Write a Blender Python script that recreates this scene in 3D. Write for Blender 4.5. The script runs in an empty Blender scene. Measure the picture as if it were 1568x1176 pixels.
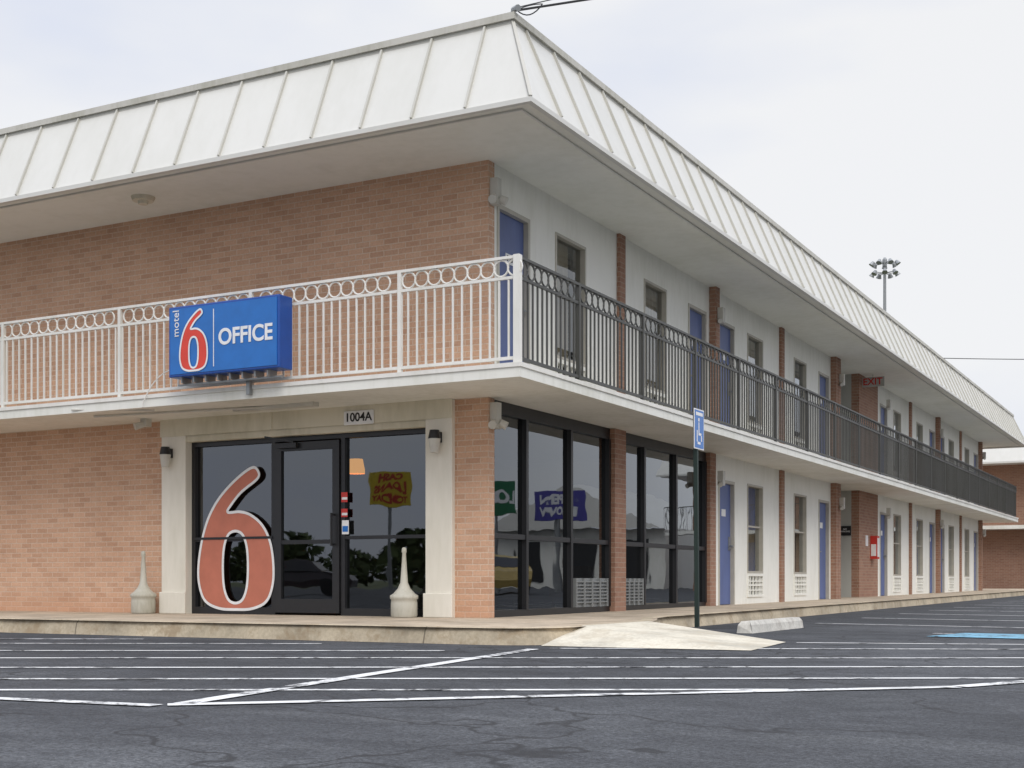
import bpy, math, random
from mathutils import Vector
random.seed(7)
scene=bpy.context.scene
R=math.radians
def gz(y): return 0.003*max(0.0,min(y,60.0)-2.0)

# ---------------------------------------------------------------- materials
def newmat(name):
    m=bpy.data.materials.new(name); m.use_nodes=True
    nt=m.node_tree; b=nt.nodes.get('Principled BSDF'); return m,nt,b
def N(nt,t,**kw):
    n=nt.nodes.new(t)
    for k,v in kw.items(): setattr(n,k,v)
    return n
def objco(nt):
    return N(nt,'ShaderNodeNewGeometry').outputs['Position']
def noise(nt,vec,scale,detail=4,rough=.6,dim='3D'):
    n=N(nt,'ShaderNodeTexNoise'); n.inputs['Scale'].default_value=scale
    n.inputs['Detail'].default_value=detail; n.inputs['Roughness'].default_value=rough
    nt.links.new(vec,n.inputs['Vector']); return n.outputs['Fac']
def ramp(nt,fac,stops):
    r=N(nt,'ShaderNodeValToRGB'); nt.links.new(fac,r.inputs['Fac'])
    e=r.color_ramp.elements
    while len(e)<len(stops): e.new(.5)
    for i,(p,c) in enumerate(stops):
        e[i].position=p; e[i].color=(*c,1) if len(c)==3 else c
    return r.outputs['Color']
def mix(nt,fac,a,b,mode='MIX'):
    m=N(nt,'ShaderNodeMix'); m.data_type='RGBA'; m.blend_type=mode
    for sock,v in ((m.inputs[0],fac),(m.inputs[6],a),(m.inputs[7],b)):
        if isinstance(v,(int,float)): sock.default_value=v
        elif isinstance(v,tuple): sock.default_value=(*v,1) if len(v)==3 else v
        else: nt.links.new(v,sock)
    return m.outputs[2]
def mathn(nt,op,a,b=None,c=None):
    m=N(nt,'ShaderNodeMath'); m.operation=op
    for i,v in enumerate((a,b,c)):
        if v is None: continue
        if isinstance(v,(int,float)): m.inputs[i].default_value=v
        else: nt.links.new(v,m.inputs[i])
    return m.outputs[0]
def bump(nt,b,h,strength=.3,dist=.01):
    n=N(nt,'ShaderNodeBump'); n.inputs['Strength'].default_value=strength
    n.inputs['Distance'].default_value=dist
    nt.links.new(h,n.inputs['Height']); nt.links.new(n.outputs[0],b.inputs['Normal'])

def paint(name,col,var=.12,rough=.6,scale=1.2,streak=True,metal=0,bs=.08,bd=.004):
    m,nt,b=newmat(name); p=objco(nt)
    mp=N(nt,'ShaderNodeMapping'); mp.inputs['Scale'].default_value=(1,1,.25 if streak else 1)
    nt.links.new(p,mp.inputs['Vector'])
    f=noise(nt,mp.outputs[0],scale,5,.65)
    f2=noise(nt,mp.outputs[0],scale*9,2)
    ff=mathn(nt,'ADD',mathn(nt,'MULTIPLY',f,.7),mathn(nt,'MULTIPLY',f2,.3))
    d=tuple(c*(1-var*2.2) for c in col[:2])+(col[2]*(1-var*2.7),)
    c=ramp(nt,ff,[(.33,d),(.55,col),(.75,tuple(min(1,c*(1+var*.4)) for c in col))])
    nt.links.new(c,b.inputs['Base Color']); b.inputs['Roughness'].default_value=rough
    b.inputs['Metallic'].default_value=metal
    bump(nt,b,f2 if bd<.01 else f,bs,bd)
    return m
def flat(name,col,rough=.5,metal=0,emit=0):
    m,nt,b=newmat(name)
    p=objco(nt); f=noise(nt,p,6,2)
    c=ramp(nt,f,[(.3,tuple(x*.88 for x in col)),(.7,col)])
    nt.links.new(c,b.inputs['Base Color']); b.inputs['Roughness'].default_value=rough
    b.inputs['Metallic'].default_value=metal
    if emit:
        b.inputs['Emission Color'].default_value=(*col,1); b.inputs['Emission Strength'].default_value=emit
    return m

def brick_mat(name,c1,c2,mortar,dirt):
    m,nt,b=newmat(name); p=objco(nt)
    s=N(nt,'ShaderNodeSeparateXYZ'); nt.links.new(p,s.inputs[0])
    u=mathn(nt,'ADD',s.outputs[0],s.outputs[1])
    cb=N(nt,'ShaderNodeCombineXYZ'); nt.links.new(u,cb.inputs[0]); nt.links.new(s.outputs[2],cb.inputs[1])
    br=N(nt,'ShaderNodeTexBrick'); nt.links.new(cb.outputs[0],br.inputs['Vector'])
    br.inputs['Scale'].default_value=1; br.inputs['Brick Width'].default_value=.203
    br.inputs['Row Height'].default_value=.068; br.inputs['Mortar Size'].default_value=.0068
    br.inputs['Mortar Smooth'].default_value=.4; br.inputs['Bias'].default_value=-.25
    br.inputs['Color1'].default_value=(*c1,1); br.inputs['Color2'].default_value=(*c2,1)
    br.inputs['Mortar'].default_value=(*mortar,1)
    big=noise(nt,p,.8,4,.6); fine=noise(nt,p,38,2,.7); mid=noise(nt,p,4.5,4,.7)
    c=mix(nt,.8,br.outputs['Color'],ramp(nt,big,[(.3,(.84,.81,.79)),(.6,(1,1,1))]),'MULTIPLY')
    c=mix(nt,.4,c,ramp(nt,fine,[(.35,(.68,.66,.64)),(.6,(1,1,1))]),'MULTIPLY')
    c=mix(nt,mathn(nt,'MULTIPLY',ramp(nt,mid,[(.52,(0,0,0)),(.74,(1,1,1))]),.25),c,mortar)
    g=N(nt,'ShaderNodeMapRange'); nt.links.new(mathn(nt,'ADD',s.outputs[2],mathn(nt,'MULTIPLY',mid,.25)),g.inputs[0]); g.inputs[1].default_value=.1; g.inputs[2].default_value=.45; g.inputs[3].default_value=.5; g.inputs[4].default_value=0
    c=mix(nt,g.outputs[0],c,dirt)
    nt.links.new(c,b.inputs['Base Color']); b.inputs['Roughness'].default_value=.85
    bump(nt,b,mathn(nt,'SUBTRACT',mathn(nt,'MULTIPLY',fine,.3),br.outputs['Fac']),.5,.007)
    return m

M={}
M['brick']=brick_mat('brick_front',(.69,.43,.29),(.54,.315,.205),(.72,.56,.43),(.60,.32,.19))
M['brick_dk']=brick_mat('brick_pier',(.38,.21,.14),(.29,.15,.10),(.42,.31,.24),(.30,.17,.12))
M['white']=paint('white_stucco',(.86,.85,.79),.05,.75)
M['slab']=paint('slab_paint',(.81,.80,.74),.08,.6)
M['soffit']=paint('soffit_paint',(.84,.83,.76),.05,.8,.7,False)
M['beam']=paint('beam_paint',(.70,.65,.52),.10,.7)
M['column']=paint('column_paint',(.80,.76,.67),.06,.7)
M['roof']=paint('roof_metal_paint',(.69,.68,.635),.03,.42,.8,True,0,.3,.05)
M['seam']=paint('roof_seam',(.55,.535,.48),.05,.45,.8)
M['coping']=paint('roof_coping',(.58,.56,.50),.14,.5)
M['railw']=paint('rail_white',(.80,.78,.73),.08,.45)
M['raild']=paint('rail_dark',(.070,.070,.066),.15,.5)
M['grey']=paint('grey_panel',(.45,.45,.42),.06,.7)
M['black']=flat('black_frame',(.018,.018,.02),.35)
M['bronze']=flat('window_frame_grey',(.50,.47,.40),.4)
M['blue']=paint('blue_door_paint',(.11,.15,.33),.10,.5)
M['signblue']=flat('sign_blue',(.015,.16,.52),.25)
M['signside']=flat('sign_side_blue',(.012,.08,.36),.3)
M['signwhite']=flat('sign_white',(.85,.85,.85),.4)
M['signred']=flat('sign_red',(.75,.06,.035),.35)
M['decal']=flat('decal_orange_red',(.55,.18,.115),.55)
M['plastic']=flat('lamp_housing',(.62,.60,.54),.4)
M['curtain']=flat('curtain_cloth',(.60,.52,.38),.9)
M['chair']=flat('chair_cloth',(.16,.10,.06),.9)
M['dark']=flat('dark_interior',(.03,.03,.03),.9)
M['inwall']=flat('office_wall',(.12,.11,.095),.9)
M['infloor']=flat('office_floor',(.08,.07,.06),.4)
M['steel']=flat('galvanised_steel',(.32,.33,.33),.45,.6)
M['postgreen']=flat('post_green',(.016,.034,.028),.5)
M['wire']=flat('wire_black',(.03,.03,.035),.6)
M['amber']=flat('amber_lamp',(1.0,.42,.06),.5,0,2.2)
M['redsign']=flat('red_plate',(.6,.04,.03),.4)
M['yellow']=flat('yellow_sign',(.85,.62,.05),.4)
M['greens']=flat('green_sign',(.02,.16,.07),.4)
M['navy']=flat('navy_sign',(.08,.07,.34),.4)
M['grille']=flat('vent_grille_grey',(.24,.25,.25),.5)
M['wood']=flat('pole_wood',(.13,.09,.06),.9)
M['carsand']=flat('car_paint_sand',(.50,.36,.12),.25)
M['cardark']=flat('car_paint_dark',(.05,.04,.045),.2)
M['carglass']=flat('car_glass',(.02,.02,.025),.05)
M['tyre']=flat('tyre_rubber',(.02,.02,.02),.8)
M['fin']=paint('ash_receptacle_plastic',(.52,.50,.43),.12,.6,4)

def concrete(name,col,joint=True,stain=(.30,.22,.13),lines=.75):
    m,nt,b=newmat(name); p=objco(nt)
    a=noise(nt,p,1.1,5,.65); f=noise(nt,p,30,3,.7)
    c=ramp(nt,a,[(.35,tuple(x*.66 for x in col)),(.55,col),(.75,tuple(min(1,x*1.12) for x in col))])
    c=mix(nt,.6,c,ramp(nt,f,[(.3,(.66,.64,.62)),(.65,(1,1,1))]),'MULTIPLY')
    st=ramp(nt,noise(nt,p,3.2,5,.75),[(.50,(0,0,0)),(.64,(1,1,1))])
    c=mix(nt,mathn(nt,'MULTIPLY',st,.6),c,stain)
    if joint:
        s=N(nt,'ShaderNodeSeparateXYZ'); nt.links.new(p,s.inputs[0])
        for o in (0,1):
            w=mathn(nt,'PINGPONG',mathn(nt,'ADD',s.outputs[o],100.3),lines)
            lt=mathn(nt,'LESS_THAN',w,.008)
            c=mix(nt,mathn(nt,'MULTIPLY',lt,.7),c,(.10,.085,.065))
    nt.links.new(c,b.inputs['Base Color']); b.inputs['Roughness'].default_value=.9
    bump(nt,b,f,.4,.006); return m
M['walk']=concrete('sidewalk_concrete',(.58,.48,.36),True,(.34,.26,.17))
M['kerb']=concrete('kerb_concrete',(.60,.51,.37),True,(.30,.21,.12),2.2)
M['ramp']=concrete('ramp_concrete',(.74,.69,.57),False,(.50,.43,.32))
M['stop']=concrete('wheel_stop_concrete',(.70,.68,.62),False,(.35,.32,.28))

def asphalt_nodes(nt,p):
    big=noise(nt,p,.25,3,.6); med=noise(nt,p,2.3,4,.75); fine=noise(nt,p,70,2,.85)
    mp=N(nt,'ShaderNodeMapping'); mp.inputs['Scale'].default_value=(.35,1.4,1); mp.inputs['Rotation'].default_value=(0,0,-.49); nt.links.new(p,mp.inputs['Vector'])
    st=noise(nt,mp.outputs[0],1.1,6,.75)
    c=ramp(nt,big,[(.38,(.038,.041,.047)),(.50,(.049,.052,.059)),(.62,(.066,.070,.078))])
    c=mix(nt,.7,c,ramp(nt,med,[(.34,(.55,.55,.57)),(.52,(1,1,1)),(.66,(1.35,1.34,1.32))]),'MULTIPLY')
    c=mix(nt,.75,c,ramp(nt,st,[(.36,(.55,.55,.58)),(.50,(1,1,1))]),'MULTIPLY')
    c=mix(nt,mathn(nt,'MULTIPLY',ramp(nt,st,[(.54,(0,0,0)),(.72,(1,1,1))]),.34),c,(.14,.145,.152))
    c=mix(nt,1.0,c,ramp(nt,fine,[(.32,(.28,.28,.29)),(.50,(.95,.95,.95)),(.68,(1.8,1.8,1.75))]),'MULTIPLY')
    wn=N(nt,'ShaderNodeTexNoise'); wn.inputs['Scale'].default_value=1.2; wn.inputs['Detail'].default_value=4; nt.links.new(p,wn.inputs['Vector'])
    sc=N(nt,'ShaderNodeVectorMath'); sc.operation='SCALE'; nt.links.new(wn.outputs['Color'],sc.inputs[0]); sc.inputs['Scale'].default_value=1.4
    ad=N(nt,'ShaderNodeVectorMath'); ad.operation='ADD'; nt.links.new(p,ad.inputs[0]); nt.links.new(sc.outputs[0],ad.inputs[1])
    v=N(nt,'ShaderNodeTexVoronoi'); v.feature='DISTANCE_TO_EDGE'; v.inputs['Scale'].default_value=.55; nt.links.new(ad.outputs[0],v.inputs['Vector'])
    ck=ramp(nt,v.outputs['Distance'],[(.004,(1,1,1)),(.014,(0,0,0))])
    gate=ramp(nt,big,[(.42,(0,0,0)),(.48,(1,1,1))])
    ck=mathn(nt,'MULTIPLY',ck,gate)
    c=mix(nt,mathn(nt,'MULTIPLY',ck,.85),c,(.014,.014,.016))
    return c,fine,ck
m,nt,b=newmat('asphalt_ground'); p=objco(nt)
c,fine,ck=asphalt_nodes(nt,p)
ln=N(nt,'ShaderNodeVectorMath'); ln.operation='LENGTH'; nt.links.new(p,ln.inputs[0])
mr=N(nt,'ShaderNodeMapRange'); nt.links.new(ln.outputs['Value'],mr.inputs[0]); mr.inputs[1].default_value=85; mr.inputs[2].default_value=90
gr=ramp(nt,noise(nt,p,.3,3),[(.3,(.06,.08,.03)),(.7,(.13,.14,.06))])
c=mix(nt,mr.outputs[0],c,gr)
nt.links.new(c,b.inputs['Base Color']); b.inputs['Roughness'].default_value=.8
bump(nt,b,fine,.7,.008); M['asphalt']=m

def marking(name,col):
    m,nt,b=newmat(name); p=objco(nt)
    c,fine,ck=asphalt_nodes(nt,p)
    w=noise(nt,p,9,6,.8); w2=noise(nt,p,1.3,2)
    w=mathn(nt,'ADD',mathn(nt,'MULTIPLY',w,.70),mathn(nt,'MULTIPLY',w2,.30))
    k=ramp(nt,w,[(.41,(0,0,0)),(.50,(1,1,1))])
    k=mathn(nt,'MULTIPLY',k,mathn(nt,'SUBTRACT',1,mathn(nt,'MULTIPLY',ck,.8)))
    k=mathn(nt,'MULTIPLY',k,.90)
    c=mix(nt,k,c,col)
    nt.links.new(c,b.inputs['Base Color']); b.inputs['Roughness'].default_value=.7
    return m
M['mark']=marking('marking_white_paint',(.80,.80,.79)); M['markblue']=marking('marking_blue_paint',(.20,.47,.64))

def glassmat(name,tint,add):
    m,nt,b=newmat(name); nt.nodes.remove(b); out=nt.nodes['Material Output']
    t=N(nt,'ShaderNodeBsdfTransparent'); t.inputs[0].default_value=(*tint,1)
    g=N(nt,'ShaderNodeBsdfGlossy'); g.inputs['Roughness'].default_value=.012; g.inputs['Color'].default_value=(.92,.96,1,1)
    geo=N(nt,'ShaderNodeNewGeometry')
    bn=N(nt,'ShaderNodeBump'); bn.inputs['Strength'].default_value=.10; bn.inputs['Distance'].default_value=.02
    nt.links.new(noise(nt,geo.outputs['Position'],1.1,2),bn.inputs['Height']); nt.links.new(bn.outputs[0],g.inputs['Normal'])
    dt=N(nt,'ShaderNodeVectorMath'); dt.operation='DOT_PRODUCT'; nt.links.new(geo.outputs['Normal'],dt.inputs[0]); nt.links.new(geo.outputs['Incoming'],dt.inputs[1])
    cth=mathn(nt,'ABSOLUTE',dt.outputs['Value'])
    f=mathn(nt,'POWER',mathn(nt,'SUBTRACT',1.0,cth),5.0)
    f=mathn(nt,'MINIMUM',mathn(nt,'ADD',mathn(nt,'MULTIPLY',f,1.7),.075+add),1.0)
    ms=N(nt,'ShaderNodeMixShader'); nt.links.new(f,ms.inputs[0]); nt.links.new(t.outputs[0],ms.inputs[1]); nt.links.new(g.outputs[0],ms.inputs[2])
    nt.links.new(ms.outputs[0],out.inputs[0]); return m
M['glass']=glassmat('storefront_glass',(.24,.26,.25),.06)
M['wglass']=glassmat('room_glass',(.55,.55,.53),.0)

# ---------------------------------------------------------------- mesh helper
def empty(name,loc=(0,0,0)):
    e=bpy.data.objects.new(name,None); e.location=loc; e.empty_display_size=.3
    scene.collection.objects.link(e); return e
class MB:
    def __init__(s): s.v=[]; s.f=[]
    def poly(s,pts):
        n=len(s.v); s.v+= [tuple(p) for p in pts]; s.f.append(tuple(range(n,n+len(pts))))
    def box(s,x0,x1,y0,y1,z0,z1):
        if x0>x1:x0,x1=x1,x0
        if y0>y1:y0,y1=y1,y0
        n=len(s.v)
        s.v+=[(x0,y0,z0),(x1,y0,z0),(x1,y1,z0),(x0,y1,z0),(x0,y0,z1),(x1,y0,z1),(x1,y1,z1),(x0,y1,z1)]
        for q in ((0,3,2,1),(4,5,6,7),(0,1,5,4),(1,2,6,5),(2,3,7,6),(3,0,4,7)): s.f.append(tuple(n+i for i in q))
    def beam(s,p0,p1,w,h,up=(0,0,1)):
        p0=Vector(p0);p1=Vector(p1);d=(p1-p0).normalized();up=Vector(up)
        a=d.cross(up).normalized()*w/2; c=a.normalized().cross(d).normalized()*h/2
        n=len(s.v)
        for p in (p0,p1):
            for q in (-a-c,a-c,a+c,-a+c): s.v.append(tuple(p+q))
        for q in ((0,3,2,1),(4,5,6,7),(0,1,5,4),(1,2,6,5),(2,3,7,6),(3,0,4,7)): s.f.append(tuple(n+i for i in q))
    def cyl(s,p0,p1,r0,r1=None,n=12,caps=True):
        r1=r0 if r1 is None else r1
        p0=Vector(p0);p1=Vector(p1);d=(p1-p0).normalized()
        a=d.orthogonal().normalized(); c=d.cross(a); k=len(s.v)
        for p,r in ((p0,r0),(p1,r1)):
            for i in range(n):
                t=2*math.pi*i/n; s.v.append(tuple(p+a*r*math.cos(t)+c*r*math.sin(t)))
        for i in range(n): s.f.append((k+i,k+(i+1)%n,k+n+(i+1)%n,k+n+i))
        if caps: s.f.append(tuple(k+i for i in reversed(range(n)))); s.f.append(tuple(k+n+i for i in range(n)))
    def lathe(s,c,prof,n=24):
        k=len(s.v)
        for r,z in prof:
            for i in range(n):
                t=2*math.pi*i/n; s.v.append((c[0]+r*math.cos(t),c[1]+r*math.sin(t),c[2]+z))
        for j in range(len(prof)-1):
            for i in range(n): s.f.append((k+j*n+i,k+j*n+(i+1)%n,k+(j+1)*n+(i+1)%n,k+(j+1)*n+i))
        s.f.append(tuple(k+(len(prof)-1)*n+i for i in range(n)))
    def ring(s,c,axis,Rr,r,n=14,m=5):
        k=len(s.v)
        for i in range(n):
            t=2*math.pi*i/n
            for j in range(m):
                q=2*math.pi*j/m; rr=Rr+r*math.cos(q); o=r*math.sin(q)
                if axis=='x': s.v.append((c[0]+rr*math.cos(t),c[1]+o,c[2]+rr*math.sin(t)))
                else: s.v.append((c[0]+o,c[1]+rr*math.cos(t),c[2]+rr*math.sin(t)))
        for i in range(n):
            for j in range(m):
                s.f.append((k+i*m+j,k+((i+1)%n)*m+j,k+((i+1)%n)*m+(j+1)%m,k+i*m+(j+1)%m))
    def make(s,name,mat,parent=None,smooth=False,bevel=0,local=False):
        me=bpy.data.meshes.new(name); me.from_pydata(s.v,[],s.f); me.update()
        import bmesh
        bm=bmesh.new(); bm.from_mesh(me); bmesh.ops.recalc_face_normals(bm,faces=bm.faces); bm.to_mesh(me); bm.free()
        me.materials.append(M[mat] if isinstance(mat,str) else mat)
        if smooth:
            for p in me.polygons: p.use_smooth=True
        o=bpy.data.objects.new(name,me); scene.collection.objects.link(o)
        if bevel:
            md=o.modifiers.new('bevel','BEVEL'); md.width=bevel; md.segments=2; md.limit_method='ANGLE'
        if parent:
            o.parent=parent
            if not local: o.location=-parent.location
        return o
def text(name,body,size,loc,rot,mat,parent,ax='CENTER',bold=0,sx=1):
    cu=bpy.data.curves.new(name,'FONT'); cu.body=body; cu.size=size; cu.align_x=ax; cu.align_y='CENTER'
    cu.extrude=.002; cu.offset=bold; cu.materials.append(M[mat])
    o=bpy.data.objects.new(name,cu); scene.collection.objects.link(o)
    o.rotation_euler=rot; o.scale=(sx,1,1)
    o.parent=parent; o.location=Vector(loc)-parent.location
    return o
FRONT=(R(90),0,0)           # readable from -y
EAST=(R(90),0,R(90))        # readable from +x

# ---------------------------------------------------------------- ground
ys=[-700,-60,-14,2,20,40,60,800]; xs=[-700,-60,0,60,700]
g=MB()
for j in range(len(ys)-1):
    for i in range(len(xs)-1):
        g.poly([(xs[i],ys[j],gz(ys[j])-.15),(xs[i+1],ys[j],gz(ys[j])-.15),(xs[i+1],ys[j+1],gz(ys[j+1])-.15),(xs[i],ys[j+1],gz(ys[j+1])-.15)])
g.make('ground','asphalt')

# sidewalk
edge=[(-22,-2.84)]
x=-21.2
while x<1.5:
    edge.append((x,-2.84+random.uniform(-.012,.012))); x+=.55
edge.append((1.55,-2.84))
for i in range(1,8):
    t=-math.pi/2+i*math.pi/2/8; edge.append((1.55+.6*math.cos(t),-2.24+.6*math.sin(t)))
edge+=[(2.15,-2.24),(2.15,-.35),(1.98,.2),(1.70,.9),(1.58,1.5),(1.57,2.0)]
edge2=[(1.57,y) for y in (2.0,8,16,24,32,40,43)]
sw=MB()
sw.poly([(x,y,0) for x,y in edge]+[(-22,2.0,0)])
sw.poly([(-22,2,0),(1.57,2,0),(1.57,43,gz(43)),(-22,43,gz(43))])
walk=sw.make('sidewalk','walk')
kb=MB(); full=edge+edge2[1:]
prof=[(0.0,-.16),(.018,-.03),(.05,.004),(.17,.004),(.172,-.01)]
rows=[]
for i,(x,y) in enumerate(full):
    a=Vector(full[max(0,i-1)]); c=Vector(full[min(len(full)-1,i+1)]); d=(c-a).normalized(); nrm=Vector((-d.y,d.x))
    ch=random.uniform(0,.02)
    rows.append([(x+nrm.x*(o+(ch if k in (1,2) else 0)),y+nrm.y*(o+(ch if k in (1,2) else 0)),gz(y)+z-(ch*.6 if k==1 else 0)) for k,(o,z) in enumerate(prof)])
for i in range(len(rows)-1):
    for j in range(len(prof)-1):
        kb.poly([rows[i][j],rows[i+1][j],rows[i+1][j+1],rows[i][j+1]])
kb.make('kerb','kerb')
rp=MB()
A=(2.12,-2.86,-.144);B=(3.98,-2.74,-.144);C=(3.8,-1.15,-.144);D=(2.1,-.35,.006);E=(2.1,-1.95,.006)
rp.poly([A,B,E]); rp.poly([E,B,C]); rp.poly([E,C,D]); rp.poly([D,C,(2.0,.25,-.144)]); rp.poly([A,E,(2.08,-1.95,-.15)])
rp.make('kerb_ramp','ramp')

# wheel stop
ws=MB()
pr=[(-.09,0),(-.075,.09),(-.05,.13),(.05,.13),(.075,.09),(.09,0)]
y0,y1,xc,z0=.75,2.75,2.78,-.148
a=[(xc+x,y0+(.04 if z>.1 else 0),z0+z) for x,z in pr]; b_=[(xc+x,y1-(.04 if z>.1 else 0),z0+z) for x,z in pr]
for i in range(5): ws.poly([a[i],b_[i],b_[i+1],a[i+1]])
ws.poly(a); ws.poly(b_)
ws.make('wheel_stop','stop')

# markings
mk=MB()
def stripe(mb,p0,p1,w=.1,dz=.004):
    p0=Vector(p0);p1=Vector(p1);L=(p1-p0).length; n=max(1,int(L/.5)); d=(p1-p0)/L; q=Vector((-d.y,d.x))*w/2
    o0=random.uniform(-.01,.01)
    for i in range(n):
        o1=max(-.02,min(.02,o0+random.uniform(-.008,.008)))
        a=p0+(p1-p0)*i/n+q.normalized()*o0; c=p0+(p1-p0)*(i+1)/n+q.normalized()*o1; o0=o1
        mb.poly([(v.x,v.y,gz(v.y)-.15+dz) for v in (a-q,c-q,c+q,a+q)])
r=Vector((.882,.471))
for (bx,by,l0,l1,tilt) in [(4.09,-7.08,-5.2,1.45,0),(3.70,-6.36,-6,3.3,.01),(3.22,-5.46,-7,4.4,.012),(2.73,-4.55,-8,5.4,.0),
                      (2.26,-3.66,-9,-.55,-.01),(1.67,-2.62,-10,-1.7,-.02),(1.25,-1.8,-11,-3.6,-.02),(.8,-.9,-12,-5.8,-.02)]:
    d=Vector((r.x-tilt*r.y,r.y+tilt*r.x)); o=Vector((bx,by))
    stripe(mk,o+d*l0,o+d*l1,.085)
stripe(mk,(2.30,-3.35),(3.14,-8.5),.11,.006)
stripe(mk,(3.10,-8.58),(6.10,-5.8),.11,.006); stripe(mk,(6.12,-5.78),(6.9,-4.2),.11,.006)
stripe(mk,(3.08,-8.62),(0.2,-8.9),.10,.006)
stripe(mk,(2.35,-3.15),(7.6,-.65),.09)
stripe(mk,(3.9,-1.15),(8.4,.35),.09)
for i,y in enumerate([1.7,4.3,6.9,9.5,12.1,14.7,17.3,19.9,22.5,25.1,27.7,30.3,33,36]):
    stripe(mk,(2.6 if i else 4.6,y),(7.6,y-.9),.1)
mk.make('parking_line_markings','mark')
hb=MB()
hb.poly([(4.7,.75,-.142),(5.9,.55,-.142),(6.1,1.65,-.142),(4.9,1.85,-.142)])
hb.make('accessible_bay_marking','markblue')

# ---------------------------------------------------------------- motel building
H=empty('motel_building')
X0,Y1=-16.0,35.1
FL,SL,SO=2.66,2.52,5.22
brick=MB(); brickd=MB(); white=MB()
def wall_x(mb,y0,y1,z0,z1,ops,x0=-.18,x1=0):
    cur=y0
    for (a,b,c,d) in sorted(ops,key=lambda o:o[0]):
        if a>cur: mb.box(x0,x1,cur,a,z0,z1)
        if c>z0: mb.box(x0,x1,a,b,z0,c)
        if d<z1: mb.box(x0,x1,a,b,d,z1)
        cur=b
    if cur<y1: mb.box(x0,x1,cur,y1,z0,z1)
# front wall
brick.box(X0,0.002,0,.14,FL,SO)
brick.box(X0,-4.85,0,.14,-.2,SL)
brick.box(-.44,0.002,0,.14,-.2,SL)
brick.box(X0-.14,X0,0,Y1,-.2,SO)
brick.box(X0,-.18,Y1-.14,Y1,-.2,SO)
brick.box(-.18,0.002,Y1-.3,Y1,-.2,SL); brick.box(-.18,0.002,Y1-.3,Y1,FL,SO)
# modules on the long side
doors=[];wins=[];pils=[]
mods=[(0,'u'),(7.65,'l'),(7.65,'u'),(19.5,'l'),(19.5,'u'),(27.3,'l'),(27.3,'u')]
for m0,lv in mods:
    zf=0 if lv=='l' else FL
    zt=SL if lv=='l' else SO
    ds=[(m0+.2,m0+1.02),(m0+6.43,m0+7.25)]; w_=[(m0+1.72,m0+2.62),(m0+4.62,m0+5.5)]
    L=7.65 if m0<15 else 7.8
    end=min(m0+L,Y1-.3)
    ops=[]
    for i,d in enumerate(ds):
        if d[1]<end: ops.append((d[0],d[1],zf-.02 if lv=='u' else -.2,zf+2.12)); doors.append((d[0],d[1],zf,i))
    for i,w in enumerate(w_):
        if w[1]<end: ops.append((w[0],w[1],zf+.14,zf+2.14)); wins.append((w[0],w[1],zf,i))
    wall_x(white,m0+(.14 if m0==0 else 0),end,zf if lv=='u' else -.2,zt,ops)
    pils.append((m0+3.64,m0+3.84,zf,zt,.05)); 
    if m0+7.4<Y1-.3: pils.append((m0+7.40,m0+7.58,zf,zt,.12))
# breezeway: brick returns and recess
for z0,z1 in ((-.2,SL),(FL,SO)):
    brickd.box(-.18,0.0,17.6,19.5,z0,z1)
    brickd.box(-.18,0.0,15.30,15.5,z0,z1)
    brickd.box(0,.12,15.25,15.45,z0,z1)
gp=MB()
for z0,z1 in ((-.2,SL),(FL,SO)):
    gp.box(-3,-.18,17.6,17.75,z0,z1); gp.box(-3,-.18,15.35,15.5,z0,z1); gp.box(-3.1,-3,15.35,17.75,z0,z1)
gp.make('breezeway_walls','grey',H)
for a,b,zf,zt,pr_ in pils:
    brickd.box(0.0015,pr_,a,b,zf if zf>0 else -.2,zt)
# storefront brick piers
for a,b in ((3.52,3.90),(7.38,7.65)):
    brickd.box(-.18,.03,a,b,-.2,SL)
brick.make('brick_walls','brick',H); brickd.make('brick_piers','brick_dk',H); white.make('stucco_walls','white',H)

# doors
dr=MB();dfm=MB();hw=MB();pl=MB()
for i,(a,b,zf,k) in enumerate(doors):
    z=zf+ (gz(a) if zf==0 else 0)
    dr.box(-.10,-.055,a+.05,b-.05,z+.01,zf+2.07)
    dfm.box(-.14,.012,a,a+.05,z,zf+2.12); dfm.box(-.14,.012,b-.05,b,z,zf+2.12); dfm.box(-.139,.011,a+.05,b-.05,zf+2.07,zf+2.12)
    hy=b-.13 if k==0 else a+.13
    hw.cyl((-.055,hy,z+1.0),(.01,hy,z+1.0),.018,n=8); hw.cyl((.005,hy-.05,z+1.0),(.005,hy+.05,z+1.0),.012,n=8)
    hw.box(-.055,-.045,hy-.03,hy+.03,z+.93,z+1.16)
    m_=(a+b)/2
    pl.box(-.055,-.049,m_-.1,m_+.1,z+1.5,z+1.62)
dr.make('room_doors','blue',H); dfm.make('door_frames','bronze',H); hw.make('door_handles','steel',H); pl.make('door_number_plates','signwhite',H)
text('door_number','733',.10,(-.046,.61,FL+1.56),EAST,'dark',H)
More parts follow.
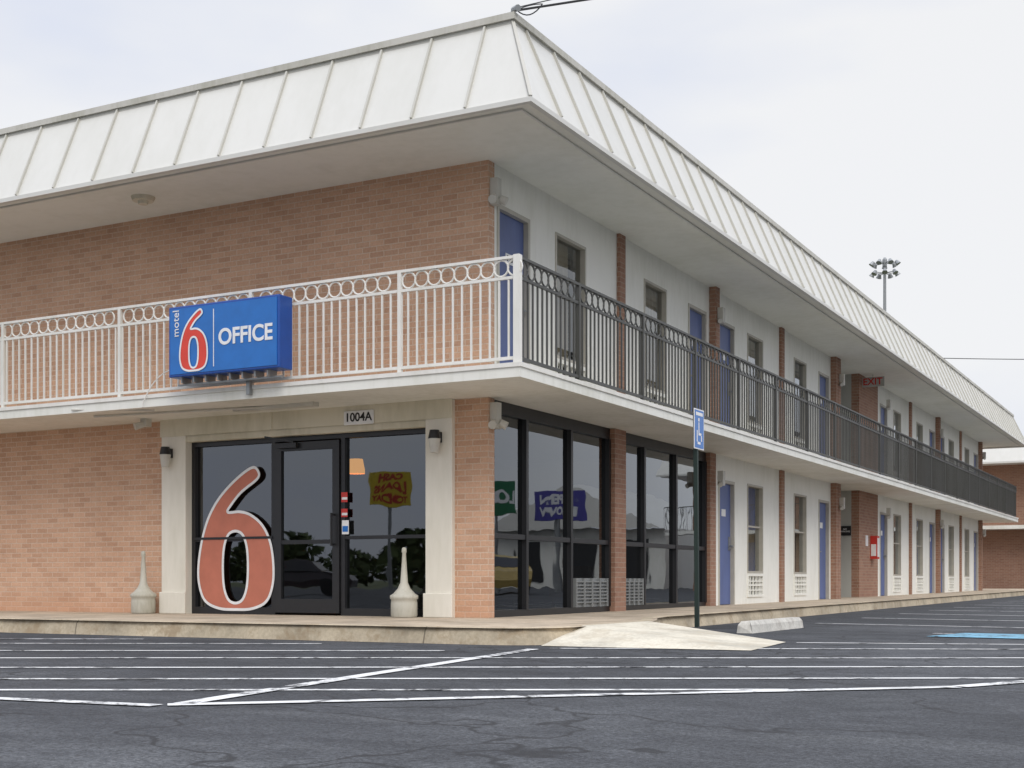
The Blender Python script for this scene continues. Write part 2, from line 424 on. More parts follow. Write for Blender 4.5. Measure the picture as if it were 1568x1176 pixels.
# room windows
wf=MB();wg=MB();gr=MB();gd=MB();cu=MB();bk=MB()
for (a,b,zf,k) in wins:
    z0,z1=zf+.56,zf+2.14
    for (q0,q1,s0,s1) in ((a,a+.035,z0,z1),(b-.035,b,z0,z1),(a+.035,b-.035,z0,z0+.04),(a+.035,b-.035,z1-.035,z1)):
        wf.box(-.12,.012,q0,q1,s0,s1)
    wf.box(-.09,-.03,a+.035,b-.035,zf+1.38,zf+1.41)
    wg.poly([(-.06,a+.035,z0+.04),(-.06,b-.035,z0+.04),(-.06,b-.035,z1-.035),(-.06,a+.035,z1-.035)])
    g0,g1=zf+.14,zf+.56
    gd.box(-.12,-.10,a,b,g0,g1)
    gr.box(-.1,.02,a,a+.04,g0,g1); gr.box(-.1,.02,b-.04,b,g0,g1); gr.box(-.1,.02,a+.04,b-.04,g0,g0+.04); gr.box(-.1,.02,a+.04,b-.04,g1-.05,g1-.001)
    n=5
    for j in range(1,n): yy=a+(b-a)*j/n; gr.box(-.03,.008,yy-.014,yy+.014,g0+.04,g1-.05)
    gr.box(-.03,.006,a+.04,b-.04,(g0+g1)/2-.014,(g0+g1)/2+.014)
    gr.box(-.03,.006,a+.04,b-.04,g0+.11,g0+.13); gr.box(-.03,.006,a+.04,b-.04,g1-.15,g1-.13)
    w=random.choice([.2,.3,.4,.55,.8]); side=random.random()<.35
    c0,c1=(a,a+(b-a)*w) if side else (b-(b-a)*w,b+.1)
    n=int((c1-c0)/.025)
    for j in range(n):
        ya=c0+(c1-c0)*j/n; yb=c0+(c1-c0)*(j+1)/n
        xa=-.16+.02*math.sin(j*1.3); xb=-.16+.02*math.sin((j+1)*1.3)
        cu.poly([(xa,ya,z0),(xb,yb,z0),(xb,yb,z1),(xa,ya,z1)])
    bk.poly([(-.6,a-.5,zf+.1),(-.6,b+.8,zf+.1),(-.6,b+.8,zf+2.3),(-.6,a-.5,zf+2.3)])  # flat dark sheet stands in for the unlit room and blocks light
wf.make('window_frames','bronze',H); wg.make('window_glass','wglass',H); gr.make('air_conditioner_grilles','white',H); gd.make('grille_backs','dark',H); cu.make('curtains','curtain',H); bk.make('dark_room_backs','dark',H)

# storefront, long side
sf=MB();sg=MB();lou=MB()
def store_x(y0,y1,mull,grl):
    z0,z1=.03,2.42
    sf.box(-.13,-.05,y0,y1,z0-.2,z0+.05); sf.box(-.13,-.05,y0,y1,z1-.05,SL)
    for y in [y0]+mull+[y1-.06]: sf.box(-.14,-.03,y,y+.06,z0+.05,z1-.05)
    e=[y0+.06]+[q for m_ in mull for q in (m_,m_+.06)]+[y1-.06]
    for i in range(0,len(e),2):
        sf.box(-.12,-.04,e[i],e[i+1],.92,.98)
        sg.poly([(-.09,e[i],.08),(-.09,e[i+1],.08),(-.09,e[i+1],.92),(-.09,e[i],.92)])
        sg.poly([(-.09,e[i],.98),(-.09,e[i+1],.98),(-.09,e[i+1],2.37),(-.09,e[i],2.37)])
    a,b=grl
    lou.box(-.085,-.06,a,b,.08,.46)
    for i in range(1,8): lou.box(-.06,-.03,a+.03,b-.03,.09+i*.045,.105+i*.045)
    for i in range(0,5): yy=a+(b-a-.03)*i/4; lou.box(-.06,-.025,yy,yy+.03,.08,.46)
store_x(.14,3.52,[1.0,2.25],(2.40,3.42)); store_x(3.90,7.38,[4.72,6.0],(3.98,4.68))
# storefront, front side
z1=2.22
gy=.10
for x in (-4.44,-3.14,-2.08,-.84): sf.box(x,x+.06,gy-.05,gy+.05,.0,z1)
sf.box(-4.38,-3.14,gy-.05,gy+.05,z1-.06,z1); sf.box(-2.02,-.84,gy-.05,gy+.05,z1-.06,z1); sf.box(-3.08,-2.08,gy-.05,gy+.05,z1-.06,z1)
sf.box(-4.38,-3.14,gy-.05,gy+.05,-.05,.09); sf.box(-2.02,-.84,gy-.05,gy+.05,-.05,.09)
sf.box(-4.38,-3.14,gy-.045,gy+.045,.93,.97); sf.box(-2.02,-.84,gy-.045,gy+.045,.93,.97)
def paney(a,b,c,d,y=gy): sg.poly([(a,y,c),(b,y,c),(b,y,d),(a,y,d)])
paney(-4.38,-3.14,.97,z1-.06); paney(-4.38,-3.14,.09,.93); paney(-2.02,-.84,.97,z1-.06); paney(-2.02,-.84,.09,.93)
for x in (-3.07,-2.19): sf.box(x,x+.10,gy-.075,gy-.02,.03,z1-.08)
sf.box(-2.97,-2.19,gy-.075,gy-.02,z1-.18,z1-.08); sf.box(-2.97,-2.19,gy-.075,gy-.02,.03,.2); 
sf.box(-2.97,-2.19,gy-.07,gy-.025,.88,.93)
paney(-2.97,-2.19,.2,z1-.18,gy-.045)
sf.cyl((-2.16,gy-.14,.85),(-2.16,gy-.14,1.25),.014,n=8); sf.box(-2.17,-2.15,gy-.14,gy-.07,.86,.88); sf.box(-2.17,-2.15,gy-.14,gy-.07,1.22,1.24)
sf.box(-3.0,-2.7,gy-.13,gy-.076,z1-.15,z1-.09); sf.beam((-2.75,gy-.12,z1-.08),(-3.05,gy-.3,z1-.02),.02,.02)
sf.make('storefront_frames','black',H); sg.make('storefront_glass','glass',H); lou.make('storefront_vents','grille',H)
st=MB(); 
for i,(z,h) in enumerate([(1.38,.12),(1.2,.1)]): st.box(-2.07,-1.98,gy-.056,gy-.052,z,z+h)
st.make('red_stickers','redsign',H)
st=MB(); st.box(-2.06,-1.96,gy-.056,gy-.052,.99,1.16); st.box(-2.06,-1.98,gy-.058,gy-.0562,1.41,1.44);st.box(-2.06,-1.98,gy-.058,gy-.0562,1.22,1.25); st.make('white_stickers','signwhite',H)
st=MB(); st.box(-2.05,-1.97,gy-.060,gy-.0585,1.02,1.09); st.make('blue_stickers','signblue',H)
# white columns and lintel beam around the office entrance
cm=MB()
for a,b in ((-.80,-.44),(-4.85,-4.44)):
    cm.box(a,b,-.07,.13,-.1,SL-.001)
    cm.box(a-.015,b+.015,-.10,-.07,.0,.28)
cm.make('entrance_columns','column',H,bevel=.008)
bm_=MB(); bm_.box(-4.44,-.80,-.05,.13,z1,SL-.001); bm_.box(-4.86,-.43,-.085,-.0705,2.30,SL-.001); bm_.box(-3.05,-3.02,-.10,-.086,2.3,SL-.002)
bm_.make('entrance_beam','beam',H)
# office interior
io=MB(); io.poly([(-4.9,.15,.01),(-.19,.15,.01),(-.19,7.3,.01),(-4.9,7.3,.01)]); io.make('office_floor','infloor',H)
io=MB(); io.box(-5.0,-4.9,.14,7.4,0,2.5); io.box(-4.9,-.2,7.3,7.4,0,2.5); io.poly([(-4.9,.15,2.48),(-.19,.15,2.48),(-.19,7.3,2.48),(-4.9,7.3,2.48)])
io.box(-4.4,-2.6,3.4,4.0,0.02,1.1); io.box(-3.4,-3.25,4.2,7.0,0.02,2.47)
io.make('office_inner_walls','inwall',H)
io=MB(); io.lathe((-3.0,1.7,1.88),[(.12,0),(.12,.05),(.09,.20),(.08,.20)],16); io.make('pendant_shade','amber',H); 
io=MB(); io.cyl((-3.0,1.7,2.08),(-3.0,1.7,2.48),.008,n=6); io.make('pendant_cord','black',H)
io=MB()
for cx_,cy_ in ((-1.3,2.2),(-1.3,5.2)):
    io.box(cx_-.35,cx_+.35,cy_-.35,cy_+.35,.18,.45); io.box(cx_-.42,cx_-.28,cy_-.35,cy_+.35,.45,.95); io.box(cx_-.28,cx_+.35,cy_-.42,cy_-.35,.18,.65); io.box(cx_-.28,cx_+.35,cy_+.35,cy_+.42,.18,.65)
    for a in (-.3,.3):
        for b in (-.3,.3): io.cyl((cx_+a,cy_+b,.01),(cx_+a,cy_+b,.18),.02,n=6)
io.make('lobby_chairs','chair',H)
# number plate
np_=MB(); np_.box(-1.93,-1.50,-.105,-.0855,2.29,2.46); np_.make('number_plate','signwhite',H,bevel=.02)
text('plate_number','1004A',.145,(-1.715,-.108,2.375),FRONT,'dark',H,bold=.002)

# balcony slab
sb=MB()
sb.box(X0-.14,1.02,-1.16,0,SL,FL); sb.box(0,1.02,0,36.9,SL,FL); sb.box(X0,0,0.0,Y1,SL+.001,FL-.002); sb.box(X0,0,Y1,36.9,SL,FL)
sb.make('balcony_slab','slab',H)
lp=MB(); lp.box(X0-.14,1.035,-1.175,-1.161,FL-.035,FL+.01); lp.box(1.021,1.036,-1.161,36.9,FL-.035,FL+.01); lp.make('slab_drip_edge','railw',H)
# railings
rw=MB(); rd=MB()
zb,zr0,zr1,zt=2.73,3.545,3.575,3.76
def rail(mb,axis,c,a,b,posts,bal=.112,rg=.162):
    def bx(u0,u1,w,z0,z1):
        if axis=='x': mb.box(u0,u1,c-w,c+w,z0,z1)
        else: mb.box(c-w,c+w,u0,u1,z0,z1)
    bx(a,b,.02,zt-.005,zt+.025); bx(a,b,.014,zr0,zr1); bx(a,b,.016,zb-.018,zb+.014)
    for p in posts: bx(p-.022,p+.022,.022,FL,zt-.006)
    u=a+bal/2
    while u<b:
        if min(abs(u-p) for p in posts)>.04: bx(u-.009,u+.009,.009,zb+.014,zr0)
        u+=bal
    u=a+rg/2; zc=(zr1+zt)/2-.002; rr=(zt-zr1)/2-.008
    while u<b:
        if min(abs(u-p) for p in posts)>.05: mb.ring((u,c,zc) if axis=='x' else (c,u,zc),axis,rr,.011)
        u+=rg
rail(rw,'x',-1.10,X0,.93,[-.48-2.04*i for i in range(8)])
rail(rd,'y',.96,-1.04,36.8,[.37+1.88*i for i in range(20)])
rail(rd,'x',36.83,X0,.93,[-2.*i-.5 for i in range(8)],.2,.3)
rw.box(.925,.995,-1.135,-1.065,FL,zt+.03)
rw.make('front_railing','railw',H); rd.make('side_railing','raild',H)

# roof
ex0,ex1,ey0,ey1=-17.3,1.31,-1.49,37.0; ins=.44; ZT=6.25; zs=SO
rf=MB()
lo=[(ex0,ey0,zs),(ex1,ey0,zs),(ex1,ey1,zs),(ex0,ey1,zs)]
hi=[(ex0+ins,ey0+ins,ZT),(ex1-ins,ey0+ins,ZT),(ex1-ins,ey1-ins,ZT),(ex0+ins,ey1-ins,ZT)]
for i in range(4):
    j=(i+1)%4; rf.poly([lo[i],lo[j],hi[j],hi[i]])
rf.poly(hi); rf.make('mansard_roof','roof',H)
so=MB(); so.poly([(ex0,ey0,zs),(ex1,ey0,zs),(ex1,ey1,zs),(ex0,ey1,zs)][::-1]); so.make('soffit','soffit',H)
tr=MB()
def perim(mb,o,w,z0,z1):
    a0,a1,b0,b1=ex0-o,ex1+o,ey0-o,ey1+o
    mb.box(a0,a1,b0,b0+w,z0,z1); mb.box(a0,a1,b1-w,b1,z0,z1); mb.box(a0,a0+w,b0+w,b1-w,z0,z1); mb.box(a1-w,a1,b0+w,b1-w,z0,z1)
perim(tr,.012,.06,zs-.035,zs+.015)
perim(tr,-.20,.025,zs-.02,zs-.002)
tr.make('eave_trim','roof',H)
cp=MB(); perim(cp,-ins+.05,.12,ZT-.01,ZT+.06); cp.make('roof_coping','coping',H)
cp=MB(); perim(cp,-ins+.022,.05,ZT-.06,ZT-.011); cp.make('roof_coping_lip','seam',H)
se=MB()
nrmF=Vector((0,-(ZT-zs),ins)).normalized(); nrmE=Vector(((ZT-zs),0,ins)).normalized()
x=ex1-.75
while x>ex0+.5:
    a=Vector((x,ey0+.01,zs+.02)); b=Vector((x+random.uniform(-.006,.006),ey0+ins-.01,ZT-.03)); se.beam(a+nrmF*.014,b+nrmF*.014,.024,.034,nrmF); x-=.65+random.uniform(-.008,.008)
y=ey0+.7
while y<ey1-.5:
    a=Vector((ex1-.01,y,zs+.02)); b=Vector((ex1-ins+.01,y,ZT-.03)); se.beam(a+nrmE*.014,b+nrmE*.014,.024,.034,nrmE); y+=.65
a=Vector(lo[1]);b=Vector(hi[1]); se.beam(a+Vector((.0,-.0,.02)),b,.035,.03,(1,-1,.4))
a=Vector(lo[2]);b=Vector(hi[2]); se.beam(a+Vector((.0,-.0,.02)),b,.035,.03,(1,1,.4))
se.make('roof_seams','seam',H)
# soffit fittings
sv=MB(); sv.cyl((-4.52,-.75,SO-.05),(-4.52,-.75,SO-.001),.13,.15,20); sv.cyl((-4.52,-.75,SO-.09),(-4.52,-.75,SO-.05),.06,.07,16); sv.make('soffit_light','beam',H,smooth=False)
# emergency floodlights, sconces, conduits
el=MB()
for z in (4.72,2.16):
    el.box(.002,.10,.03,.13,z,z+.30); el.cyl((.05,.03,z+.07),(.08,-.05,z+.03),.045,.05,12); el.cyl((.1,.1,z+.07),(.17,.13,z+.03),.045,.05,12)
for y in (7.50,15.35,19.9,27.0,34.9):
    for zf in (0,FL): el.box(.125,.22,y-.05,y+.06,zf+1.98,zf+2.22); el.cyl((.16,y-.05,zf+2.02),(.20,y-.12,zf+1.98),.035,.04,10)
el.make('emergency_lights','plastic',H)
sc_=MB(); sd=MB()
for x in (-.62,-4.70):
    sd.box(x-.05,x+.05,-.12,-.072,2.02,2.14); sd.cyl((x,-.16,2.06),(x,-.16,2.16),.075,.055,14)
    sc_.cyl((x,-.16,1.90),(x,-.16,2.06),.05,.072,14)
sd.make('sconce_caps','black',H); sc_.make('sconce_globes','plastic',H)
co=MB()
co.cyl((-5.2,-.9,SL-.02),(-2.2,-.55,SL-.02),.014,n=8); co.box(-4.95,-4.85,-.35,-.25,SL-.1,SL-.001); co.cyl((-4.9,-.3,SL-.06),(-4.98,-.42,SL-.11),.04,.05,10)
co.box(-3.2,-2.0,-.62,-.5,SL-.045,SL-.001)
co.cyl((-5.3,-1.18,2.56),(-4.1,-1.0,2.50),.01,n=6)
co.make('conduits','plastic',H)
cw=MB()
prev=Vector((-3.55,-1.2,2.95))
for i in range(1,13):
    t=i/12; q=Vector((-3.55-.55*math.sin(t*math.pi*.55),-1.2,2.95-.42*t+.05*math.sin(t*6))); cw.cyl(prev,q,.008,n=5,caps=False); prev=q
cw.make('sign_cable','railw',H)
# exit sign + plates
xs_=MB(); xs_.box(-.02,.5,17.9,17.94,SO-.28,SO-.06); xs_.cyl((.24,17.92,SO-.06),(.24,17.92,SO),.01,n=6); xs_.make('exit_sign_housing','grey',H)
text('exit_text','EXIT',.22,(.24,17.895,SO-.17),FRONT,'redsign',H,bold=.004)
bp=MB(); bp.box(-.46,-.185,17.575,17.597,1.48,1.70); bp.make('breezeway_sign','black',H)
text('breezeway_sign_text','NO\nPARKING',.055,(-.32,17.572,1.60),FRONT,'signwhite',H)
fe=MB(); fe.box(.001,.16,18.7,18.95,.95,1.5); fe.make('extinguisher_cabinet','redsign',H)
fe=MB(); fe.box(.001,.02,18.2,18.4,1.25,1.5); fe.box(.161,.168,18.73,18.92,1.0,1.45); fe.box(.02,.14,18.692,18.698,1.02,1.3); fe.make('notice_plates','signwhite',H)

# ---------------------------------------------------------------- numeral shape
def catmull(pts,n=8):
    out=[];L=len(pts)
    for i in range(L):
        p0,p1,p2,p3=[Vector(pts[(i+k)%L]) for k in (-1,0,1,2)]
        for j in range(n):
            t=j/n; out.append(.5*((2*p1)+(p2-p0)*t+(2*p0-5*p1+4*p2-p3)*t*t+(3*p1-p0-3*p2+p3)*t**3))
    return out
outer=[(.80,.965),(.72,.998),(.52,.925),(.30,.80),(.15,.66),(.06,.50),(.01,.315),(.02,.175),(.10,.06),(.28,.008),(.5,.0),(.72,.008),(.9,.06),(.98,.175),(.99,.315),(.95,.47),(.85,.59),(.70,.665),(.56,.69),(.40,.69),(.45,.745),(.58,.83),(.78,.915)]
hole=[(.50+.165*(abs(math.cos(t))**.8)*(1 if math.cos(t)>=0 else -1),.30+.255*(abs(math.sin(t))**.8)*(1 if math.sin(t)>=0 else -1)) for t in [2*math.pi*i/16 for i in range(16)]]
def six(parent,x0,z0,w,h,y,mat,lw):
    loops=[[ (x0+p.x*w,z0+p.y*h) for p in catmull(q)] for q in (outer,hole)]
    cu_=bpy.data.curves.new('numeral_fill','CURVE'); cu_.dimensions='2D'; cu_.fill_mode='BOTH'; cu_.extrude=.001
    for L in loops:
        sp=cu_.splines.new('POLY'); sp.points.add(len(L)-1); sp.use_cyclic_u=True
        for i,(a,b) in enumerate(L): sp.points[i].co=(a,b,0,1)
    cu_.materials.append(M[mat]); o=bpy.data.objects.new('numeral_fill',cu_); scene.collection.objects.link(o)
    o.rotation_euler=FRONT; o.parent=parent; o.location=Vector((0,y,0))-parent.location
    ol=MB()
    for L in loops:
        n=len(L)
        for i in range(n):
            a=Vector(L[i-1]);b=Vector(L[i]);c=Vector(L[(i+1)%n])
            d0=((c-a).normalized()); d1=(Vector(L[(i+2)%n])-b).normalized()
            q0=Vector((-d0.y,d0.x))*lw/2; q1=Vector((-d1.y,d1.x))*lw/2
            ol.poly([(p.x,y-.004,p.y) for p in (b-q0,c-q1,c+q1,b+q0)])
    ol.make('numeral_outline','signwhite',parent)
six(H,-4.33,.06,1.24,1.80,gy-.056,'decal',.035)
ds=MB(); ds.box(-4.40,-3.12,gy-.0665,gy-.0615,.955,.985); ds.make('decal_joint','black',H)

# ---------------------------------------------------------------- office sign
S=empty('office_sign',(-2.69,-1.3,3.2))
sx0,sx1,sz0,sz1=-3.50,-1.88,2.80,3.62
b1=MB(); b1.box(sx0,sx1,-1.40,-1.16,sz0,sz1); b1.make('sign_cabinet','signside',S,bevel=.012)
b1=MB(); b1.box(sx0+.03,sx1-.03,-1.408,-1.4005,sz0+.03,sz1-.03); b1.make('sign_face','signblue',S)
b1=MB(); b1.box(sx0+.68,sx0+.69,-1.4125,-1.4085,sz0+.08,sz1-.08); b1.make('sign_divider','signwhite',S)
six(S,sx0+.18,sz0+.055,.42,.70,-1.412,'signred',.022)
text('sign_text','OFFICE',.255,(sx1-.475,-1.412,3.20),FRONT,'signwhite',S,bold=.006,sx=.95)
text('sign_small_text','motel',.135,(sx0+.125,-1.412,3.42),(R(90),R(-90),0),'signwhite',S)
b1=MB()
for i in range(8): b1.box(sx0+.15+i*.18,sx0+.17+i*.18,-1.36,-1.2,sz0-.07,sz0-.001)
b1.box(sx0+.05,sx1-.05,-1.30,-1.27,sz0-.09,sz0-.07); b1.box(sx0+1.0,sx0+1.05,-1.22,-1.17,FL-.1,sz0-.001)
b1.make('sign_brackets','steel',S)

# ---------------------------------------------------------------- ash receptacles
def ash(x,y):
    o=MB(); o.lathe((x,y,.004),[(.145,0),(.155,.02),(.155,.16),(.15,.20),(.165,.215),(.165,.25),(.13,.27),(.075,.33),(.045,.40),(.034,.55),(.022,.74),(.030,.76),(.026,.80),(.012,.81)],24)
    o.make('ash_receptacle','fin',None,smooth=True)
ash(-1.02,-.18); ash(-5.02,-.22)

# ---------------------------------------------------------------- parking sign
P=empty('accessible_parking_sign',(1.72,2.15,0))
o=MB(); o.beam((1.72,2.15,-.14),(1.70,2.15,2.48),.05,.045,(0,1,0)); o.make('post','postgreen',P)
cy0=2.17
o=MB(); o.box(1.732,1.740,cy0-.17,cy0+.17,2.03,2.52); o.make('plate','signwhite',P)
o=MB(); o.box(1.7405,1.7415,cy0-.155,cy0+.155,2.045,2.505); o.make('plate_field','signblue',P)
o=MB(); X=(1.742,1.7425)
o.box(*X,cy0-.03,cy0+.0,2.20,2.36); o.box(*X,cy0,cy0+.07,2.20,2.23); o.box(*X,cy0+.06,cy0+.09,2.13,2.20); o.box(*X,cy0-.04,cy0+.005,2.37,2.41)
o.box(*X,cy0-.12,cy0+.12,2.44,2.48); o.box(*X,cy0-.09,cy0-.06,2.12,2.26); o.box(*X,cy0-.06,cy0+.04,2.09,2.12)
o.make('plate_symbol','signwhite',P)

# ---------------------------------------------------------------- neighbouring motel wing
W=empty('motel_wing')
o=MB(); o.box(-30,14,45,57,-.1,5.3); o.make('wing_walls','brick_dk',W)
o=MB(); o.box(-30,15,43.9,45,2.55,2.70); o.make('wing_slab','slab',W)
o=MB(); o.box(-31,15.3,43.5,43.56,5.2,5.28)
l=[(-31,43.5,5.25),(15.3,43.5,5.25),(15.3,58,5.25),(-31,58,5.25)];h_=[(-30.5,44,6.3),(14.8,44,6.3),(14.8,57.5,6.3),(-30.5,57.5,6.3)]
for i in range(4): j=(i+1)%4; o.poly([l[i],l[j],h_[j],h_[i]])
o.poly(h_); o.poly(l[::-1])
o.make('wing_roof','roof',W)
o=MB(); x=1.6
while x<15: o.box(x,x+.02,43.95,43.97,2.7,3.8); x+=.13
o.box(1.5,15,43.94,43.98,3.78,3.82); o.make('wing_railing','raild',W)
o=MB()
for x in range(3,14,4): o.box(x,x+1,44.95,44.99,.1,2.2); o.box(x,x+1,44.95,44.99,2.75,4.9)
o.make('wing_doors','blue',W)
# invented building across the lot to the north-east (seen only in the window reflections)
O=empty('reflected_building')
o=MB(); o.box(19,52,54,66,-.1,3.3); o.make('gabled_walls','white',O)
o=MB()
for i in range(3):
    xc=24.5+i*11; o.poly([(xc-5.5,53.2,3.3),(xc+5.5,53.2,3.3),(xc,53.2,5.9)]); o.poly([(xc-5.5,53.2,3.3),(xc,53.2,5.9),(xc,66,5.9),(xc-5.5,66,3.3)]); o.poly([(xc+5.5,53.2,3.3),(xc,53.2,5.9),(xc,66,5.9),(xc+5.5,66,3.3)])
o.make('gabled_roof','roof',O)
o=MB()
for i in range(10): x=20+i*3.2; o.box(x,x+1.7,53.95,53.99,.3,2.7)
o.make('gabled_windows','black',O)

# invented signs out of view, added to show in the window reflections
def pole_sign(name,loc,w,h,mat,body,bmat,rotz,zb_,ts=.36):
    e=empty(name,loc)
    o=MB(); o.box(-w/2,w/2,-.15,.15,zb_,zb_+h); a=o.make('panel',mat,e,local=True)
    o=MB(); o.cyl((0,.0,-.3),(0,.0,zb_-.001),.12,n=10); a=o.make('pole','steel',e,local=True)
    e.rotation_euler=(0,0,rotz)
    cu_=bpy.data.curves.new('lettering','FONT'); cu_.body=body; cu_.size=h*ts; cu_.align_x='CENTER'; cu_.align_y='CENTER'; cu_.offset=.03; cu_.materials.append(M[bmat])
    t=bpy.data.objects.new('lettering',cu_); scene.collection.objects.link(t); t.parent=e; t.location=(0,-.16,zb_+h/2); t.rotation_euler=FRONT
pole_sign('reflected_sign',(-34.4,-50,0),2.5,2.0,'yellow','CASH\nLOANS\nTODAY','redsign',R(180-33),4.7,.30)
pole_sign('reflected_sign',(19.15,35.35,0),1.7,1.4,'greens','LOTS','signwhite',R(-28),3.2,.5)
pole_sign('reflected_sign',(17.5,37.9,0),2.2,1.3,'navy','OPEN\nNOW','signwhite',R(-28),3.0,.42)

# invented cars out on the lot (seen only in the reflections)
def car(loc,rotz,mat):
    e=empty('reflected_car',loc); e.rotation_euler=(0,0,rotz)
    side=[(-2.2,.28),(-2.25,.55),(-2.1,.85),(-1.5,.95),(-.9,1.38),(-.2,1.47),(.6,1.42),(1.2,1.0),(2.0,.85),(2.25,.6),(2.2,.28)]
    o=MB(); hw_=lambda z:.88-(max(0,z-.9))*.42
    n=len(side)
    L=[(x,-hw_(z),z) for x,z in side]; Rr=[(x,hw_(z),z) for x,z in side]
    for i in range(n-1): o.poly([L[i],L[i+1],Rr[i+1],Rr[i]])
    o.poly(L); o.poly(Rr); o.poly([L[0],Rr[0],Rr[-1],L[-1]]); o.make('body',mat,e,bevel=.04,local=True)
    o=MB()
    for s_ in (-1,1):
        pts=[(-1.35,.99),(-.87,1.33),(-.2,1.41),(.55,1.36),(1.05,1.02)]
        o.poly([(x,s_*(hw_(z)+.006),z) for x,z in pts])
    o.poly([(1.17,-.72,1.04),(1.17,.72,1.04),(.64,.62,1.405),(.64,-.62,1.405)]); o.poly([(-1.45,-.72,1.0),(-1.45,.72,1.0),(-.93,.62,1.38),(-.93,-.62,1.38)])
    o.make('windows','carglass',e,local=True)
    o=MB()
    for x in (-1.4,1.4):
        for s_ in (-1,1): o.cyl((x,s_*.70,.33),(x,s_*.90,.33),.33,n=18)
    o.make('wheels','tyre',e,local=True)
car((15.6,29.5,-.08),R(60),'carsand'); car((-27,-32,-.15),R(-25),'cardark')

# invented treeline behind the viewer and east, added for the glass to reflect
tm,nt,b=newmat('foliage'); p=objco(nt); cc=ramp(nt,noise(nt,p,.8,3),[(.3,(.025,.04,.014)),(.7,(.09,.12,.04))]); nt.links.new(cc,b.inputs['Base Color']); b.inputs['Roughness'].default_value=.9; M['foliage']=tm
t=MB()
def tree(x,y,h):
    t.cyl((x,y,-.2),(x,y,h*.5),.3,.15,6)
    for _ in range(200):
        a=random.random()*6.28; rr=random.random()**.5; zz=random.random()
        rad=h*.65*math.sin(math.pi*(.12+.8*zz))*rr
        c=Vector((x+rad*math.cos(a),y+rad*math.sin(a),h*(.06+.94*zz))); s=h*.10
        d=Vector((random.uniform(-1,1),random.uniform(-1,1),random.uniform(-1,1))).normalized(); q=d.orthogonal().normalized()*s; w=d.cross(q)
        t.poly([c-q,c-w,c+q,c+w])
for i in range(80): tree(-210+i*4.2+random.uniform(-2,2),-125+random.uniform(-8,8),random.uniform(3.5,7))
for i in range(36): tree(108+random.uniform(-6,6),-30+i*5,random.uniform(4,8))
t.make('reflected_tree_row','foliage')

# ---------------------------------------------------------------- high-mast light
Lm=empty('high_mast_light',(-19.4,108.5,0)); cx,cy=-19.4,108.5
o=MB(); o.cyl((cx,cy,-.5),(cx,cy,29),.22,.13,10); o.make('mast','steel',Lm)
o=MB()
for k,(zz,rd_,n) in enumerate(((29.2,1.0,7),(28.3,1.0,7))):
    for i in range(n):
        a=2*math.pi*(i+.5*k)/n; px,py=cx+rd_*math.cos(a),cy+rd_*math.sin(a)
        o.beam((cx,cy,zz),(px,py,zz),.06,.06)
        o.cyl((px,py,zz+.12),(px+.2*math.cos(a),py+.2*math.sin(a),zz-.2),.13,.26,10)
o.lathe((cx,cy,28.9),[(.2,0),(.22,.6),(.1,.8)],10)
o.make('lamp_heads','steel',Lm)

# utility pole (east, off frame) and service drop wires
U=empty('utility_pole',(20.5,19.5,0))
o=MB(); o.cyl((20.5,19.5,-.3),(20.5,19.5,16.8),.16,.11,10); o.beam((19.4,19.0,15.2),(21.6,20.0,15.2),.1,.1); o.make('pole','wood',U)
def wire(mb,a,b,sag,n=24,r=.009):
    a=Vector(a);b=Vector(b);prev=a
    for i in range(1,n+1):
        tt=i/n; q=a.lerp(b,tt); q.z-=sag*4*tt*(1-tt); mb.cyl(prev,q,r,n=5,caps=False); prev=q
o=MB()
wire(o,(.90,-1.0,6.36),(20.5,19.5,14.4),.02,r=.012); wire(o,(.85,-1.02,6.38),(20.4,19.4,16.4),.0,r=.006); wire(o,(.95,-1.05,6.34),(21.2,19.8,15.2),.2,r=.007)
wire(o,(.9,-1.0,6.36),(1.12,-.85,6.44),.08,8,.007); wire(o,(1.12,-.85,6.44),(.78,-1.02,6.32),-.03,8,.006)
o.make('service_wires','wire')
o=MB(); o.cyl((.85,-1.03,6.28),(.87,-1.03,6.37),.02,n=8); o.cyl((.87,-1.03,6.36),(.96,-1.09,6.34),.028,.035,8); o.make('service_bracket','steel',H)
o=MB(); wire(o,(-22.1,84.4,17.7),(13.2,103.3,17.6),.5,20,.03); o.make('overhead_wire','wire')

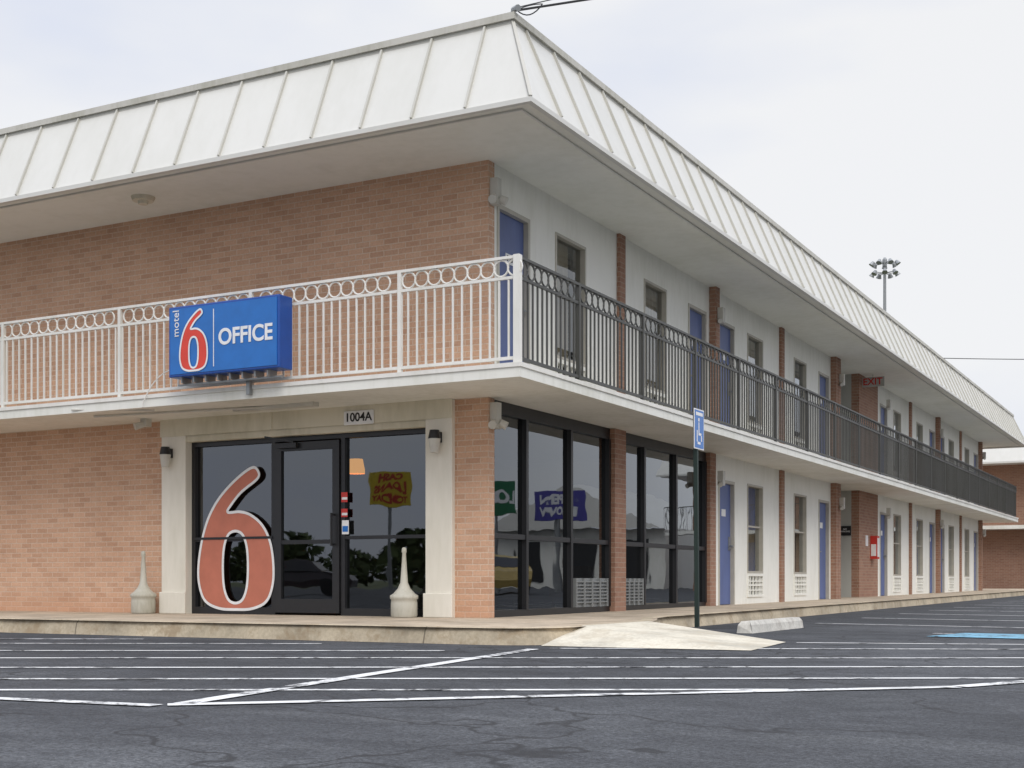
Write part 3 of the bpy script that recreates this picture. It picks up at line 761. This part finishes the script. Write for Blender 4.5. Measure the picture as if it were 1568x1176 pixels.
# ---------------------------------------------------------------- world, sun, camera
w=bpy.data.worlds.new('World'); scene.world=w; w.use_nodes=True; nt=w.node_tree; bg=nt.nodes['Background']
SE,SR=R(42),R(135)
sky=N(nt,'ShaderNodeTexSky'); sky.sky_type='NISHITA'; sky.sun_disc=False; sky.sun_elevation=SE; sky.sun_rotation=SR; sky.dust_density=3
tc=N(nt,'ShaderNodeTexCoord'); s=N(nt,'ShaderNodeSeparateXYZ'); nt.links.new(tc.outputs['Generated'],s.inputs[0])
mp=N(nt,'ShaderNodeMapping'); mp.inputs['Scale'].default_value=(1,1,2.6); nt.links.new(tc.outputs['Generated'],mp.inputs['Vector'])
cl=noise(nt,mp.outputs[0],1.7,5,.5)
cc=ramp(nt,cl,[(.38,(.69,.75,.93)),(.50,(.82,.85,.93)),(.60,(.93,.935,.95))])
mrz=N(nt,'ShaderNodeMapRange'); nt.links.new(s.outputs[2],mrz.inputs[0]); mrz.inputs[1].default_value=.40; mrz.inputs[2].default_value=.95; mrz.inputs[3].default_value=1.0; mrz.inputs[4].default_value=2.2
vm=N(nt,'ShaderNodeVectorMath'); vm.operation='SCALE'; nt.links.new(cc,vm.inputs[0]); nt.links.new(mathn(nt,'MULTIPLY',mrz.outputs[0],10.0),vm.inputs['Scale'])
mx=mix(nt,.93,sky.outputs[0],vm.outputs[0])
nt.links.new(mx,bg.inputs['Color']); bg.inputs['Strength'].default_value=.1
sun=bpy.data.lights.new('sun','SUN'); sun.energy=1.35; sun.angle=R(30); sun.color=(1,.96,.90)
so_=bpy.data.objects.new('sun',sun); scene.collection.objects.link(so_)
dirs=Vector((math.sin(SR)*math.cos(SE),math.cos(SR)*math.cos(SE),math.sin(SE)))
so_.rotation_euler=dirs.to_track_quat('Z','Y').to_euler()
scene.view_settings.view_transform='Standard'; scene.view_settings.look='None'; scene.view_settings.exposure=0
cam=bpy.data.cameras.new('camera'); co_=bpy.data.objects.new('camera',cam); scene.collection.objects.link(co_)
co_.location=(7.35,-13.19,.42); co_.rotation_euler=(R(90),0,math.atan2(.471,.882))
cam.lens=46.6; cam.sensor_width=36; cam.shift_y=.1926; cam.clip_end=3000; cam.clip_start=.05
scene.camera=co_
